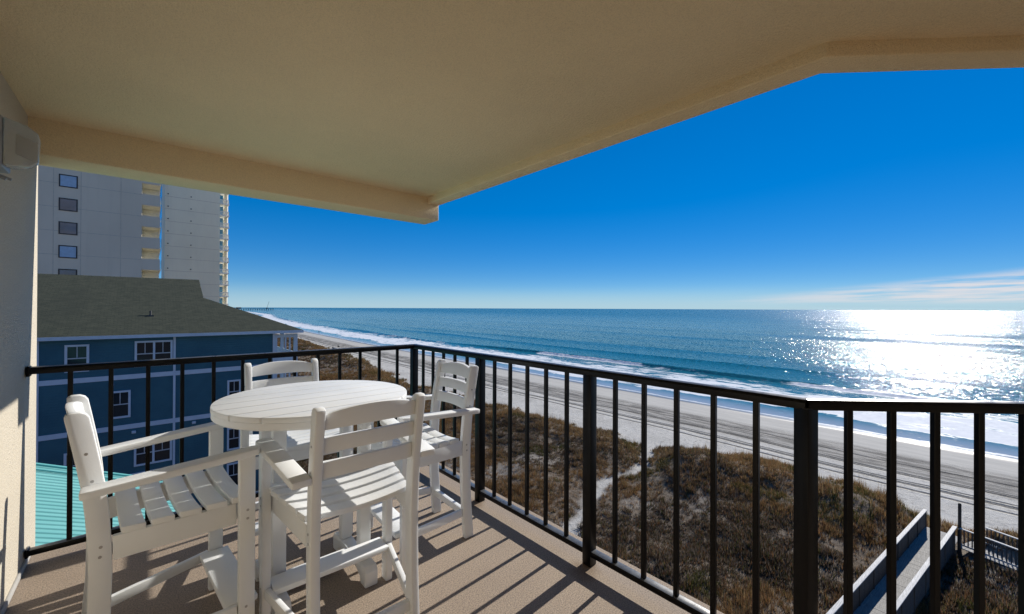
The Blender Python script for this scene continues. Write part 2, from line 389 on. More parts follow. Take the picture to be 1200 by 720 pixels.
Tw = np.concatenate([[-40000, -12000, -4000, -1500, -500, -200, -110], np.arange(-60, 200, 1.5), 200 * 1.06 ** np.arange(1, 88)])
water = gridmesh('water', Uw, Tw, wz, water_mat(), {'u': lambda u, t: u, 'crest': crest})
tag(water, kind='structure')

# dune plants: one uncountable cover of dry grass and low scrub
def dune_mat():
    t = NT('dry_dune_grass')
    c = t.n('ShaderNodeVertexColor'); c.layer_name = 'tint'
    d = t.n('ShaderNodeBsdfDiffuse'); tr = t.n('ShaderNodeBsdfTranslucent'); ms = t.n('ShaderNodeMixShader'); ms.inputs[0].default_value = .42
    t.l(c.outputs[0], d.inputs[0]); t.l(c.outputs[0], tr.inputs[0]); t.l(d.outputs[0], ms.inputs[1]); t.l(tr.outputs[0], ms.inputs[2])
    t.l(ms.outputs[0], t.out.inputs[0]); return t.m
def dune_cover():
    P = []
    for (u0, u1, t0, t1, n) in ((3, 44, -14, 14, 40000), (3, 44, 14, 45, 34000), (12, 46, 45, 80, 16000), (14, 48, 80, 190, 13000)):
        u = rng.uniform(u0, u1, n); t = rng.uniform(t0, t1, n)
        v = veg(u, t); clump = fbm(u * .55, t * .55, 71, 3)
        k = (rng.random(n) < v * np.clip(.5 + 2.2 * (clump - .36), .22, 1)) & (v > .2)
        bw = np.abs(t - (2.75 - .115 * (u - 26))) < .85                            # keep the boardwalk clear
        rampm = (u > 30) & (u < 36) & (t < 1.5) & (t > -12) & (np.abs(u - (33.2 + .4 * (t - .8))) < .9)
        k &= ~(bw & (u > 4) & (u < 34.6)) & ~rampm
        P.append(np.stack([u[k], t[k]], 1))
    P = np.concatenate(P); u, t = P[:, 0], P[:, 1]; z = gz(u, t); s_ = u + coast(t)
    sp = fbm(u * .16 + 11, t * .16, 81, 3); sp2 = fbm(u * .8, t * .8, 91, 2); far = np.clip((t - 40) / 80, 0, 1)
    pal = np.array([(.32, .185, .08), (.23, .117, .055), (.20, .16, .125), (.10, .10, .03), (.11, .075, .045), (.40, .29, .145)])
    V = []; Cc = []
    B = 17
    for i in range(B):
        n = len(u); a = rng.uniform(0, 2 * np.pi, n); lean = rng.uniform(.1, 1.0, n) ** 1.0
        kind = np.where(sp + rng.normal(0, .05, n) > .5, 1, 0)             # 1 = low twiggy scrub, 0 = grass
        tus = fbm(u * .75 + 3, t * .75, 131, 3)
        L = (.65 + 1.7 * np.clip(tus - .3, 0, .5)) * np.where(kind == 1, rng.uniform(.12, .31, n), rng.uniform(.16, .40, n)) * (1 + .4 * far) * (.7 + .7 * sp2)
        w = np.where(kind == 1, .026, .013) * rng.uniform(.6, 1.3, n) * (1 + 2.6 * far)
        rad = rng.uniform(0, .17, n) * np.where(kind == 1, 1.5, 1); b0 = rng.uniform(0, 2 * np.pi, n)
        bx = s_ + rad * np.cos(b0); by = t + rad * np.sin(b0)
        tip = np.stack([bx + np.cos(a) * lean * L, by + np.sin(a) * lean * L, z - .03 + L * np.sqrt(np.clip(1.05 - .7 * lean ** 2, .1, 1))], 1)
        px, py = -np.sin(a) * w, np.cos(a) * w
        p0 = np.stack([bx - px, by - py, z - .05], 1); p1 = np.stack([bx + px, by + py, z - .05], 1)
        V.append(np.stack([p0, p1, tip], 1))
        r = rng.random(n)
        idx = np.where(kind == 1, np.where(r < .42, 2, np.where(r < .68, 4, np.where(r < .86, 1, 3))),
                       np.where(r < .40, 0, np.where(r < .68, 1, np.where(r < .80, 5, np.where(r < .9, 4, 3)))))
        edge = np.clip(1 - np.abs(u - np.interp(t, EDGE_T, EDGE_S) + 2) / 4, 0, 1)
        tall = (rng.random(n) < edge * .10); tip[tall] = np.stack([bx, by, z], 1)[tall] + (tip - np.stack([bx, by, z], 1))[tall] * np.array([.7, .7, 2.1])
        V[-1][:, 2] = tip
        idx = np.where((rng.random(n) < edge * .6), np.where(r < .5, 5, 0), idx)
        grn = fbm(u * .35 + 7, t * .35, 101, 2) > .70
        idx = np.where(grn & (rng.random(n) < .55), 3, idx)
        Cc.append(pal[idx] * rng.uniform(.5, 1.2, (n, 1)) * np.where(kind == 1, .85, .95)[:, None])
    V = np.concatenate(V).reshape(-1, 3).astype(np.float32); Cc = np.concatenate(Cc); nf = len(V) // 3
    me = bpy.data.meshes.new('dune_grass'); me.vertices.add(len(V)); me.vertices.foreach_set('co', V.ravel())
    me.loops.add(len(V)); me.loops.foreach_set('vertex_index', np.arange(len(V), dtype=np.int32))
    me.polygons.add(nf); me.polygons.foreach_set('loop_start', np.arange(nf, dtype=np.int32) * 3); me.polygons.foreach_set('loop_total', np.full(nf, 3, np.int32))
    me.update()
    at = me.color_attributes.new('tint', 'FLOAT_COLOR', 'POINT')
    cc = np.ones((len(V), 4), np.float32); cc[:, :3] = np.repeat(Cc, 3, 0); at.data.foreach_set('color', cc.ravel())
    me.materials.append(dune_mat())
    o = bpy.data.objects.new('dune_grass', me); COL.objects.link(o)
    tag(o, 'dry brown and golden grass with low grey scrub covering the dunes', 'dune grass', kind='stuff')
dune_cover()

# ------------------------------------------------------------------ the balcony itself
ZC, ZB, ZL = 2.513, 2.305, 2.452
SR, TR, T3, ZR = 1.89, 3.52, .44, 1.108          # railing plane, end railing plane, bend, rail height
EX = 2.15
def bend(d, k=2.0, t_off=None):                 # offset outline of the sea side: straight, then 45 degrees out
    tb = T3 + (d - SR) * (-.4142) + 0.12
    return [(d, tb), (d + k, tb - k)]
fl = MB(); b_ = bend(2.07)
fl.zprism([(-3, 3.70), (2.07, 3.70), b_[0], b_[1], (b_[1][0], -5), (-3, -5)], -.22, 0)
o = fl.build('balcony_floor', M['floor'], None, .008); tag(o, kind='structure')
ce = MB(); b_ = [(EX, .454), (EX + 2, -1.546)]
ce.zprism([(-3, 3.796), (EX, 3.796), b_[0], b_[1], (b_[1][0], -5), (-3, -5)], ZC, ZC + .25)
ceil = ce.build('balcony_ceiling', M['ceiling'], None, .006); tag(ceil, kind='structure')
iw = .123; q = iw * .4142
lp = MB(); lp.zprism([(EX + .003, 3.532), (EX + .003, .4528), (EX + 2.003, -1.5472), (EX + 2 - iw * .707 * 1 + .003, -1.547 - iw * .707), (EX - iw, .454 - q), (EX - iw, 3.532)], ZL, ZC + .02)
lp.build('edge_beam', M['ceiling'], ceil, .008, 3)
bm_ = MB(); bm_.bx(-.51, EX + .006, 3.53, 3.80, ZB, ZC + .015); bm_.build('end_beam', M['ceiling'], ceil, .010, 3)
wl = MB(); wl.bx(-3, -.50, -5, 3.845, -.21, ZC + .01)
wall = wl.build('balcony_wall', M['wall'], None, .012, 3); tag(wall, 'cream stucco wall on the left of the balcony under the ceiling', 'wall', kind='thing')
sk = MB(); sk.bx(-.502, -.488, -4.5, 3.66, .001, .035); sk.build('sealant_strip', plain('grey_sealant', (.36, .35, .33), .7), wall, .006)
w2 = MB(); w2.bx(-.5, 4.2, -5.2, -4.6, -.2, ZC + .01)  # unseen end wall, added to bounce sunlight back from behind the camera
tag(w2.build('bounce_wall', M['wall'], None, .01), 'unseen cream stucco wall added behind the camera to bounce light into the balcony', 'wall', kind='thing')

# wall lamp
lt = thing('wall_lamp', 'grey wall lamp with a frosted lens high on the cream balcony wall', 'lamp', (-.5, 2.70, 2.135))
hb = MB(); hb.bx(.001, .048, -.004, .15, -.105, .11); hb.build('housing', M['lampgrey'], lt, .008)
lo = [(.049, -.098), (.125, -.092), (.146, -.070), (.152, .03), (.146, .058), (.118, .082), (.049, .106)]
hi = [(.049, -.085), (.085, -.078), (.102, -.055), (.106, .02), (.10, .045), (.08, .065), (.049, .09)]
ln = MB(); ln.loft([[(a, 0, b) for a, b in lo], [(a, .03, b) for a, b in lo], [(a, .15, b) for a, b in hi]]); ln.build('lens', M['lens'], lt, .008, 3)
rf = MB(); rf.prism([(.085, -.045), (.148, -.07), (.148, .012), (.085, .042)], -.0035, .012, lambda a, b, h: (a, h, b)); rf.build('reflector', plain('lamp_reflector', (.42, .43, .42), .3), lt, .003)
cd = MB(); cd.tube((.004, .06, -.12), (.05, .06, -.145), .008).tube((.01, .09, -.12), (.06, .09, -.14), .006); cd.build('bracket', M['lampgrey'], lt)

# railing: one welded thing
rl = thing('railing', 'black metal railing with square balusters around the balcony', 'railing')
P1, P2, P3 = Vector((-.498, TR, 0)), Vector((SR, TR, 0)), Vector((SR, T3, 0)); P4 = P3 + Vector((1.098, -1.098, 0)); P5 = P4 + Vector((0, -1.6, 0))
def toprail(a, b, ea=0, eb=0):
    d = (b - a).normalized(); a = a - d * ea; b = b + d * eb; r = Vector((d.y, -d.x, 0))
    pr = [(-.024, 0), (.024, 0), (.026, .012), (.026, .026), (.018, .037), (.006, .041), (-.006, .041), (-.018, .037), (-.026, .026), (-.026, .012)]
    mb = MB(); mb.loft([[p + r * x + Vector((0, 0, ZR - .041 + y)) for x, y in pr] for p in (a, b)]); mb.build('top_rail', M['black'], rl)
def botrail(a, b):
    mb = MB(); up = Vector((0, 0, .072)); mb.bar(a + up, b + up, .045, .032); mb.build('bottom_rail', M['black'], rl, .003)
def post(p, rz=0, w=.057):
    mb = MB(); mb.box((p.x, p.y, (ZR - .035) / 2), (w, w, ZR - .035), Matrix.Rotation(rz, 3, 'Z')); o = mb.build('post', M['black'], rl, .004)
def balus(p, rz=0):
    mb = MB(); mb.box((p.x, p.y, (.088 + ZR - .04) / 2), (.022, .022, ZR - .04 - .088), Matrix.Rotation(rz, 3, 'Z')); mb.build('baluster', M['black'], rl, .002, 1)
toprail(P1, P2, 0, .026); toprail(P2, P3, -.026, .004); toprail(P3, P4, .004, .02); toprail(P4, P5)
botrail(P1, P2 - Vector((.036, 0, 0))); botrail(P2 - Vector((0, .036, 0)), P3 + Vector((0, .036, 0)))
dg = (P4 - P3).normalized(); botrail(P3 + dg * .05, P4 - dg * .04); botrail(P4 - Vector((0, .036, 0)), P5)
for p, r_ in ((P2, 0), (P3, R(-22.5)), (P4, R(-22.5)), (P5, 0)): post(p, r_)
for k in (1, 2): post(P2.lerp(P3, k / 3))
for k in range(1, 14): balus(P1.lerp(P2, k / 14))
for s3 in range(3):
    for k in range(1, 6): balus(P2.lerp(P3, (s3 + k / 6) / 3))
nb = 10
for k in range(1, nb): balus(P3.lerp(P4, k / nb), R(-45))
for k in range(1, 9): balus(P4.lerp(P5, k / 9))
fb = MB(); fb.box((-.488, TR, ZR - .025), (.016, .06, .06)); fb.build('wall_bracket', M['black'], rl, .006)
fb = MB(); fb.box((-.488, TR, .072), (.016, .058, .05)); fb.build('wall_bracket', M['black'], rl, .006)

# ------------------------------------------------------------------ table
TX, TY, TZ, TRAD = .68, 2.315, .985, .457
tb = thing('round_table', 'round white slatted counter-height table between the four chairs', 'table', (TX, TY, 0))
tt_ = MB(); nb_ = 7; bw = 2 * TRAD / nb_
for k in range(nb_):
    y0 = -TRAD + k * bw + .003; y1 = -TRAD + (k + 1) * bw - .003
    if k == 0: y0 = -TRAD
    if k == nb_ - 1: y1 = TRAD
    ys = [y0 + (y1 - y0) * i / 14 for i in range(15)]
    if k == 0: ys = [y0 + (y1 - y0) * (i / 14) ** 2 for i in range(15)]
    if k == nb_ - 1: ys = [y1 - (y1 - y0) * (1 - i / 14) ** 2 for i in range(15)]
    X = lambda y: math.sqrt(max(1e-5, TRAD ** 2 - y * y))
    poly = [(X(y), y) for y in ys] + [(-X(y), y) for y in reversed(ys)]
    tt_.zprism(poly, TZ - .026, TZ)
tt_.build('tabletop', M['white'], tb, .0035, 2)
rg = MB(); n = 72; pr = [(TRAD - .07, TZ - .058), (TRAD - .012, TZ - .060), (TRAD - .002, TZ - .052), (TRAD - .002, TZ - .0265), (TRAD - .07, TZ - .0265)]
vs_ = []; fs = []
for i in range(n):
    a = 2 * math.pi * i / n
    vs_ += [(r * math.cos(a), r * math.sin(a), z) for r, z in pr]
for i in range(n):
    for j in range(5):
        fs.append((i * 5 + j, i * 5 + (j + 1) % 5, ((i + 1) % n) * 5 + (j + 1) % 5, ((i + 1) % n) * 5 + j))
rg.add(vs_, fs); rg.build('edge_ring', M['white'], tb)
su = MB(); su.bx(-.38, .38, -.05, .05, TZ - .056, TZ - .0265).bx(-.245, -.165, -.36, -.052, TZ - .057, TZ - .027).bx(-.245, -.165, .052, .36, TZ - .057, TZ - .027).bx(.165, .245, -.36, -.052, TZ - .057, TZ - .027).bx(.165, .245, .052, .36, TZ - .057, TZ - .027)
su.build('support_frame', M['white'], tb, .003)
for sx in (-1, 1):
    for sy in (-1, 1):
        mb = MB(); mb.bx(sx * .205 - .029, sx * .205 + .029, sy * .135 + .02 - .029, sy * .135 + .02 + .029, .102, TZ - .06); mb.build('leg', M['white'], tb, .006)
    pf = [(-.225, 0), (-.16, 0), (-.145, .03), (-.10, .052), (.14, .052), (.185, .03), (.2, 0), (.265, 0), (.265, .075), (.245, .1), (-.205, .1), (-.225, .075)]
    mb = MB(); mb.prism(pf, sx * .205 - .034, sx * .205 + .034, lambda a, b, h: (h, a, b)); mb.build('foot', M['white'], tb, .006)
mb = MB(); mb.bx(-.17, .17, -.012, .052, .035, .095); mb.build('stretcher', M['white'], tb, .005)

# ------------------------------------------------------------------ chairs
WR, WF, YF, HAF, HAR, HB = .204, .285, .438, .852, .818, 1.078
def chair(label, loc, heading):
    c = thing('armchair', label, 'chair', loc, heading, 'white slatted armchairs around the table')
    W_ = M['white']
    yc = lambda z: float(np.interp(z, [0, .12, .3, .5, .65, .8, .95, 1.1], [-.022, -.012, 0, .004, .0, -.014, -.037, -.064]))
    for sx in (-1, 1):
        zs = [0, .1, .2, .3, .4, .5, .6, .7, .8, .9, 1.0, HB - .022]
        fr = [(yc(z) + .031, z) for z in zs] + [(yc(HB) + .026, HB - .008), (yc(HB) + .01, HB), (yc(HB) - .014, HB), (yc(HB) - .028, HB - .008)]
        poly = fr + [(yc(z) - .031, z) for z in reversed(zs)]
        mb = MB(); mb.prism(poly, sx * WR - .018, sx * WR + .018, lambda a, b, h: (h, a, b)); mb.build('back_leg', W_, c, .006)
        mb = MB(); mb.bx(sx * WF - .0185, sx * WF + .0185, YF - .029, YF + .029, 0, HAF - .031); mb.build('front_leg', W_, c, .006)
        # armrest: board widening to a rounded front
        a = Vector((sx * (WR + .052), -.05, HAR)); b = Vector((sx * (WF + .004), YF + .045, HAF)); d = (b - a); L = d.length; d.normalize()
        r = d.cross(Vector((0, 0, 1))).normalized(); up = r.cross(d)
        out_ = [(0, .034), (.03, .036), (L * .5, .037), (L - .04, .038), (L - .012, .032), (L, .018)]
        poly = [(x, w) for x, w in out_] + [(x, -w) for x, w in reversed(out_)]
        mb = MB(); mb.prism(poly, -.028, 0, lambda x, w, h: tuple(a + d * x + r * w + up * h)); mb.build('armrest', W_, c, .006)
        # side apron and stretcher
        mb = MB(); mb.bar((sx * (WR + .006), .036, .572), (sx * (WF - .034), YF - .03, .580), .024, .088); mb.build('side_apron', W_, c, .004)
        mb = MB(); mb.bar((sx * WR, .028, .165), (sx * (WF - .004), YF - .03, .185), .024, .045); mb.build('stretcher', W_, c, .005)
    # seat: five slats sagging a little across, front one rolled over
    mb = MB(); ns = 5; y0, y1 = .050, .462; pw = (y1 - y0) / ns
    for k in range(ns):
        ya, yb_ = y0 + k * pw + .0075, y0 + (k + 1) * pw - .0075
        hw = lambda y: (WR + .012) + (WF - WR - .012) * min(1, max(0, (y - .03) / (YF - .06))) if y < YF - .045 else WF - .023
        rings = []
        n_ = 12
        dz = -.010 if k == ns - 1 else 0
        for i in range(n_ + 1):
            f = -1 + 2 * i / n_
            zz = .640 - .020 * (1 - f * f) + .004 * k
            rings.append([(f * hw(ya), ya, zz - .024), (f * hw(yb_), yb_, zz - .024 + dz), (f * hw(yb_), yb_, zz + dz), (f * hw(ya), ya, zz)])
        mb.loft(rings)
    mb.build('seat', W_, c, .004)
    mb = MB(); mb.bx(-WF + .021, WF - .021, YF - .018, YF + .008, .535, .602); mb.build('front_apron', W_, c, .004)
    mb = MB(); mb.bx(-WR + .017, WR - .017, -.022, .006, .125, .168); mb.build('rear_stretcher', W_, c, .004)
    # footrest board
    pl_ = [(-WF + .018, YF - .075), (WF - .018, YF - .075), (WF - .018, YF - .034), (WF + .012, YF + .036), (WF - .008, YF + .058), (-WF + .008, YF + .058), (-WF - .012, YF + .036), (-WF + .018, YF - .034)]
    pl_ = [(-WF + .021, YF - .07), (WF - .021, YF - .07), (WF - .021, YF + .05), (-WF + .021, YF + .05)]
    mb = MB(); mb.zprism(pl_, .183, .209); mb.build('footrest', W_, c, .006)
    # ladder back
    for (zl, zt, arch) in ((.987, 1.048, .026), (.895, .958, .004), (.795, .862, .004)):
        rings = []; n_ = 16; hw_ = WR - .018
        for i in range(n_ + 1):
            f = -1 + 2 * i / n_; g = 1 - f * f; tp = zt + arch * (1 - abs(f) ** 2.2); lo = zl + .006 * g
            yb0, yt0 = yc(lo) - .018 * g, yc(tp) - .018 * g
            rings.append([(f * hw_, yb0 - .012, lo), (f * hw_, yb0 + .012, lo), (f * hw_, yt0 + .012, tp), (f * hw_, yt0 - .012, tp)])
        mb = MB(); mb.loft(rings); mb.build('back_slat', W_, c, .004)
    for sx in (-1, 1):
        for (y, z, x) in ((YF, .60, WF + .0176), (YF, .565, WF + .0176), (YF - .004, .20, WF + .0176), (.004, .59, WR + .0171), (.002, .555, WR + .0171), (yc(.93), .93, WR + .0171), (yc(.83), .83, WR + .0171)):
            mb = MB(); mb.tube((sx * x, y, z), (sx * (x + .0025), y, z), .0052, n=12); mb.build('screw', M['steel'], c)
    return c
def place(label, s, t, head): return chair(label, (s, t, 0), R(head - 90))
place('white armchair nearest the camera, its slatted back turned to us', .684, 1.669, 89.3)
place('white armchair beside the cream wall, seen from its side', -.138, 2.292, 4.7)
place('white armchair behind the round table, backed to the end railing and facing us', .707, 3.126, 268.7)
place('white armchair beside the sea-side railing, right of the round table', 1.524, 2.353, 177.5)

# ------------------------------------------------------------------ blue three-storey house next door
def siding():
    t = NT('blue_lap_siding'); p = t.pos(obj=False)
    w = t.n('ShaderNodeTexWave', wave_type='BANDS', bands_direction='Z', wave_profile='SAW'); w.inputs['Scale'].default_value = .5 / .15 * .63; t.l(p, w.inputs['Vector'])
    n1 = t.noise(.8, 5, .6, p)
    c = t.mix(t.ss(n1.outputs[0], .3, .7), (.032, .118, .17), (.042, .145, .20))
    t.bsdf(c, .6, t.bump(w.outputs['Fac'], .8, .03), spec=.3); return t.m
M['siding'] = siding()
M['trim'] = plain('pale_blue_white_trim', (.55, .62, .70), .5, .04)
M['glass'] = plain('dark_window_glass', (.018, .024, .03), .08, spec=.4)
M['muntin'] = plain('window_bar_white', (.5, .52, .54), .5)
def shingle():
    t = NT('green_grey_shingles'); p = t.pos(obj=False)
    br = t.n('ShaderNodeTexBrick'); br.inputs['Scale'].default_value = 1.0; br.inputs['Mortar Size'].default_value = .012
    br.inputs['Brick Width'].default_value = .33; br.inputs['Row Height'].default_value = .14
    br.inputs['Color1'].default_value = (.042, .049, .035, 1); br.inputs['Color2'].default_value = (.062, .068, .047, 1); br.inputs['Mortar'].default_value = (.03, .033, .025, 1)
    t.l(p, br.inputs['Vector'])
    n1 = t.noise(2.2, 5, .7, p); n2 = t.noise(.25, 3, .5, t.pos((1, .3, 1), obj=False)); n3 = t.noise(9, 2, .5, p)
    c = t.mix(t.math('MULTIPLY', t.ss(n1.outputs[0], .4, .7), .5), br.outputs[0], (.072, .076, .053))
    c = t.mix(t.math('MULTIPLY', t.ss(n3.outputs[0], .5, .7), .4), c, (.045, .05, .035))
    c = t.mix(t.math('MULTIPLY', t.ss(n2.outputs[0], .55, .75), .35), c, (.035, .04, .032))
    t.bsdf(c, .95, t.bump(n1.outputs[0], .5, .03), spec=.2); return t.m
M['shingle'] = shingle()
BT, BS = 34.2, 7.07                       # facade plane and its seaward end
EV = -.27                                  # eave height
h = thing('blue_house', 'three-storey blue sided house with white trim and a green-grey hip roof', 'house', (0, BT, -11.7))
hz = lambda z: z + 11.7
mb = MB(); mb.bx(-16, BS, 0, 17.6, -.3, hz(EV)); mb.build('wall', M['siding'], h)
# roof
m_ = .43; OH = .35; S1 = 8.8 + .1; e0 = -.4; E_ = EV + .02
RID = 9.2; zr = E_ + RID * m_; k = 5.6; zk = E_ + k * m_
X1, Y0_, Y1_ = S1, e0, e0 + 2 * RID
gx = S1 - k
v = [(-17, Y0_, E_), (X1, Y0_, E_), (X1, Y1_, E_), (-17, Y1_, E_), (gx, Y0_ + k, zk), (gx, Y1_ - k, zk), (gx, Y0_ + RID, zr), (-17, Y0_ + RID, zr)]
v = [(a, b, hz(c)) for a, b, c in v]
mb = MB(); mb.add(v, [(0, 1, 4, 6, 7), (2, 3, 7, 6, 5), (1, 2, 5, 4), (4, 5, 6), (0, 7, 3), (0, 3, 2, 1)])
roof = mb.build('roof', M['shingle'], h, 0, smooth=False)
mb = MB(); mb.bx(-17.02, X1 + .02, Y0_ - .03, Y0_ + .1, hz(E_) - .2, hz(E_) - .004); mb.build('fascia', M['trim'], h)
mb = MB(); mb.bx(X1 - .1, X1 + .03, Y0_ + .1, Y1_, hz(E_) - .2, hz(E_) - .004); mb.build('fascia', M['trim'], h)
mb = MB(); mb.bx(gx, gx + .02, Y0_ + RID - 2.8, Y0_ + RID + 2.8, hz(zk), hz(zk) + .1); mb.build('gable_board', M['trim'], h)
vx = .24; vy = 2.2; vz = E_ + (vy - e0) * m_
mb = MB(); mb.tube((vx, vy, hz(vz) - .1), (vx, vy, hz(vz) + .32), .06).bx(vx - .16, vx + .16, vy - .16, vy + .02, hz(vz) - .1, hz(vz) + .03); mb.build('roof_vent', plain('vent_grey', (.06, .06, .06), .7), roof)
for zb in (-2.80, -5.82, -8.85):
    mb = MB(); mb.bx(-16.02, BS + .02, -.035, .02, hz(zb) - .14, hz(zb) + .14); mb.build('trim_band', M['trim'], h)
mb = MB(); mb.bx(-4.52, -4.38, -.05, .02, 0, hz(EV) - .2); mb.build('downpipe', M['trim'], h)
mb = MB(); mb.bx(1.33, 1.45, -.055, .02, 0, hz(EV) - .2); mb.build('downpipe', M['trim'], h)
mb = MB(); mb.bx(BS - .12, BS + .03, -.045, .03, 0, hz(EV) - .2); mb.build('corner_board', M['trim'], h)
def hwin(x0, x1, z0, z1, panes=1, cols=2):
    mb = MB(); t_ = .11; y = -.07
    mb.bx(x0, x1, y, .03, hz(z1) - t_, hz(z1)).bx(x0, x1, y, .03, hz(z0), hz(z0) + t_)
    wd = (x1 - x0 - t_ * (panes + 1)) / panes
    for i in range(panes + 1):
        xa = x0 + i * (wd + t_); mb.bx(xa, xa + t_, y + .002, .03, hz(z0) + t_, hz(z1) - t_)
    f = mb.build('window', M['trim'], h)
    for i in range(panes):
        xa = x0 + t_ + i * (wd + t_)
        mb = MB(); mb.bx(xa, xa + wd, -.012, -.004, hz(z0) + t_, hz(z1) - t_); mb.build('pane', M['glass'], f)
        zm = (z0 + z1) / 2; mb = MB(); mb.bx(xa, xa + wd, -.04, -.014, hz(zm) - .03, hz(zm) + .03)
        for j in range(1, cols): xx = xa + wd * j / cols; mb.bx(xx - .018, xx + .018, -.034, -.014, hz(zm) + .03, hz(z1) - t_)
        mb.build('muntin', M['muntin'], f)
hwin(-3.42, -2.44, -2.30, -.74); hwin(-.50, 1.30, -2.26, -.66, 2)
hwin(-1.60, -.66, -5.24, -3.60)
hwin(-.50, 1.30, -8.32, -6.86, 2); hwin(-3.42, -2.44, -8.4, -6.85)
hwin(4.21, 5.0, -5.2, -3.58); hwin(4.21, 5.0, -8.4, -6.85); hwin(4.21, 5.0, -11.0, -9.3)
for x, z in ((-.51, -6.19), (2.4, -6.13), (-1.5, -3.2)):
    mb = MB(); mb.bx(x - .10, x + .10, -.10, .01, hz(z) - .08, hz(z) + .08); mb.build('wall_lamp', M['trim'], h, .02)
# seaward porches on three levels
PX0, PX1 = BS + .04, 8.62
for lv, (zf_, zt_) in enumerate(((-2.95, EV), (-5.97, -2.95), (-8.75, -5.97))):
    mb = MB(); mb.bx(PX0, PX1, .1, 17, hz(zf_) - .28, hz(zf_) + .02); mb.build('porch_floor', M['trim'], h)
    for i in range(5):
        yy = .02 + i * 4.1
        mb = MB(); mb.bx(PX1 - .24, PX1, yy, yy + .24, hz(zf_) + .02, hz(zt_) - .28); mb.build('porch_post', M['trim'], h)
    mb = MB(); mb.bx(PX0, PX0 + .14, .02, .18, hz(zf_) + .02, hz(zt_) - .28); mb.build('porch_post', M['trim'], h)
    mb = MB(); mb.bx(PX0 + .142, PX1 - .242, .04, .12, hz(zf_) + .02, hz(zf_) + .95)
    for i in (1, 2, 3): xx = PX0 + .14 + (PX1 - PX0 - .38) * i / 4; mb.bx(xx - .05, xx + .05, .05, .15, hz(zf_) + .952, hz(zt_) - .28)
    mb.bx(PX0 + .142, PX1 - .242, .035, .16, hz(zt_) - .52, hz(zt_) - .282)
    mb.build('porch_screen', M['trim'], h)
    mb = MB(); mb.bx(PX1 - .1, PX1 - .04, .26, 16.5, hz(zf_) + .95, hz(zf_) + 1.02)
    for i in range(100): mb.bx(PX1 - .085, PX1 - .055, .3 + i * .162, .33 + i * .162, hz(zf_) + .03, hz(zf_) + .949)
    mb.build('porch_railing', M['trim'], h)

# ------------------------------------------------------------------ low building with the teal metal roof
lb = thing('low_building', 'low building below the balcony with a teal ribbed metal roof', 'building', (0, 0, -11.7))
def teal():
    t = NT('teal_metal_roof'); n1 = t.noise(.5, 4, .6, t.pos((.3, 3, 1))); n2 = t.noise(5, 3)
    c = t.mix(t.ss(n1.outputs[0], .3, .7), (.15, .40, .365), (.20, .47, .43)); c = t.mix(t.math('MULTIPLY', t.ss(n2.outputs[0], .6, .8), .25), c, (.13, .36, .34))
    t.bsdf(c, .42, spec=.5); return t.m
rs = .435; x0, x1 = -9.0, .9; zx = lambda x: hz(-3.87) - rs * (x + 2.1)
pr = []; yy = 5.2
while yy < 19.9:
    pr += [(yy, 0), (yy + .20, 0), (yy + .218, .034), (yy + .245, .034)]; yy += .262
pr += [(20.0, 0)]
vs_ = []; fs = []
for x in (x0, x1):
    vs_ += [(x, y, zx(x) + z) for y, z in pr]
nn = len(pr)
for i in range(nn - 1): fs.append((i, i + 1, nn + i + 1, nn + i))
mb = MB(); mb.add(vs_, fs)
mb.add([(x0, 5.2, zx(x0) - .05), (x1, 5.2, zx(x1) - .05), (x1, 20, zx(x1) - .05), (x0, 20, zx(x0) - .05)], [(0, 1, 2, 3)])
mb.build('roof', teal(), lb, 0, smooth=False)
mb = MB()
mb.loft([[(x, 20.0, zx(x) - .08), (x, 20.14, zx(x) - .08), (x, 20.14, zx(x) + .06), (x, 20.0, zx(x) + .06)] for x in (x0, x1)])
mb.loft([[(x, 19.42, zx(x) + .035), (x, 19.50, zx(x) + .035), (x, 19.50, zx(x) + .075), (x, 19.42, zx(x) + .075)] for x in (x0, x1)])
mb.build('rake_trim', M.setdefault('tealtrim', plain('teal_trim', (.12, .38, .36), .45)), lb)
mb = MB(); mb.loft([[(-8.8, 5.6, -.2), (.5, 5.6, -.2), (.5, 19.7, -.2), (-8.8, 19.7, -.2)], [(-8.8, 5.6, zx(-8.8) - .1), (.5, 5.6, zx(.5) - .1), (.5, 19.7, zx(.5) - .1), (-8.8, 19.7, zx(-8.8) - .1)]])
mb.build('wall', plain('low_building_render', (.5, .47, .4), .9, bumpk=.3), lb)

# ------------------------------------------------------------------ tall towers
def tower_wall(name, col):
    t = NT(name); n1 = t.noise(.12, 4, .6, t.pos((1, 1, .5))); n2 = t.noise(1.5, 4, .6, t.pos((1, 1, .06)))
    c = t.mix(t.ss(n1.outputs[0], .3, .7), scalec(col, .93), scalec(col, 1.05)); c = t.mix(t.math('MULTIPLY', t.ss(n2.outputs[0], .5, .75), .2), c, scalec(col, .8))
    t.bsdf(c, .9, spec=.2); return t.m
M['towA'] = tower_wall('tower_grey_render', (.80, .69, .53)); M['towB'] = tower_wall('tower_pale_render', (.90, .84, .66))
M['joint'] = plain('panel_joint_grey', (.62, .55, .44), .9); M['cream'] = plain('cream_balcony_paint', (.66, .615, .49), .8, .04)
M['blueglass'] = plain('blue_glass_balustrade', (.06, .25, .42), .08, spec=.8); M['wframe'] = plain('dark_window_frame', (.02, .022, .025), .4)
M['skyglass'] = plain('tower_window_glass', (.05, .075, .11), .05, spec=1.0, nscale=.4, var=.4)
M['blind'] = plain('pale_window_blind', (.40, .55, .70), .5)
M['trimw'] = plain('white_balcony_paint', (.86, .85, .8), .6)
A = thing('grey_tower', 'tall grey tower with a column of dark-framed windows behind the blue house', 'tower', (0, 77, -11.7))
mb = MB(); mb.bx(-34, -.5, 0, 22, -.3, 62); mb.build('wall', M['towA'], A)
mb = MB()
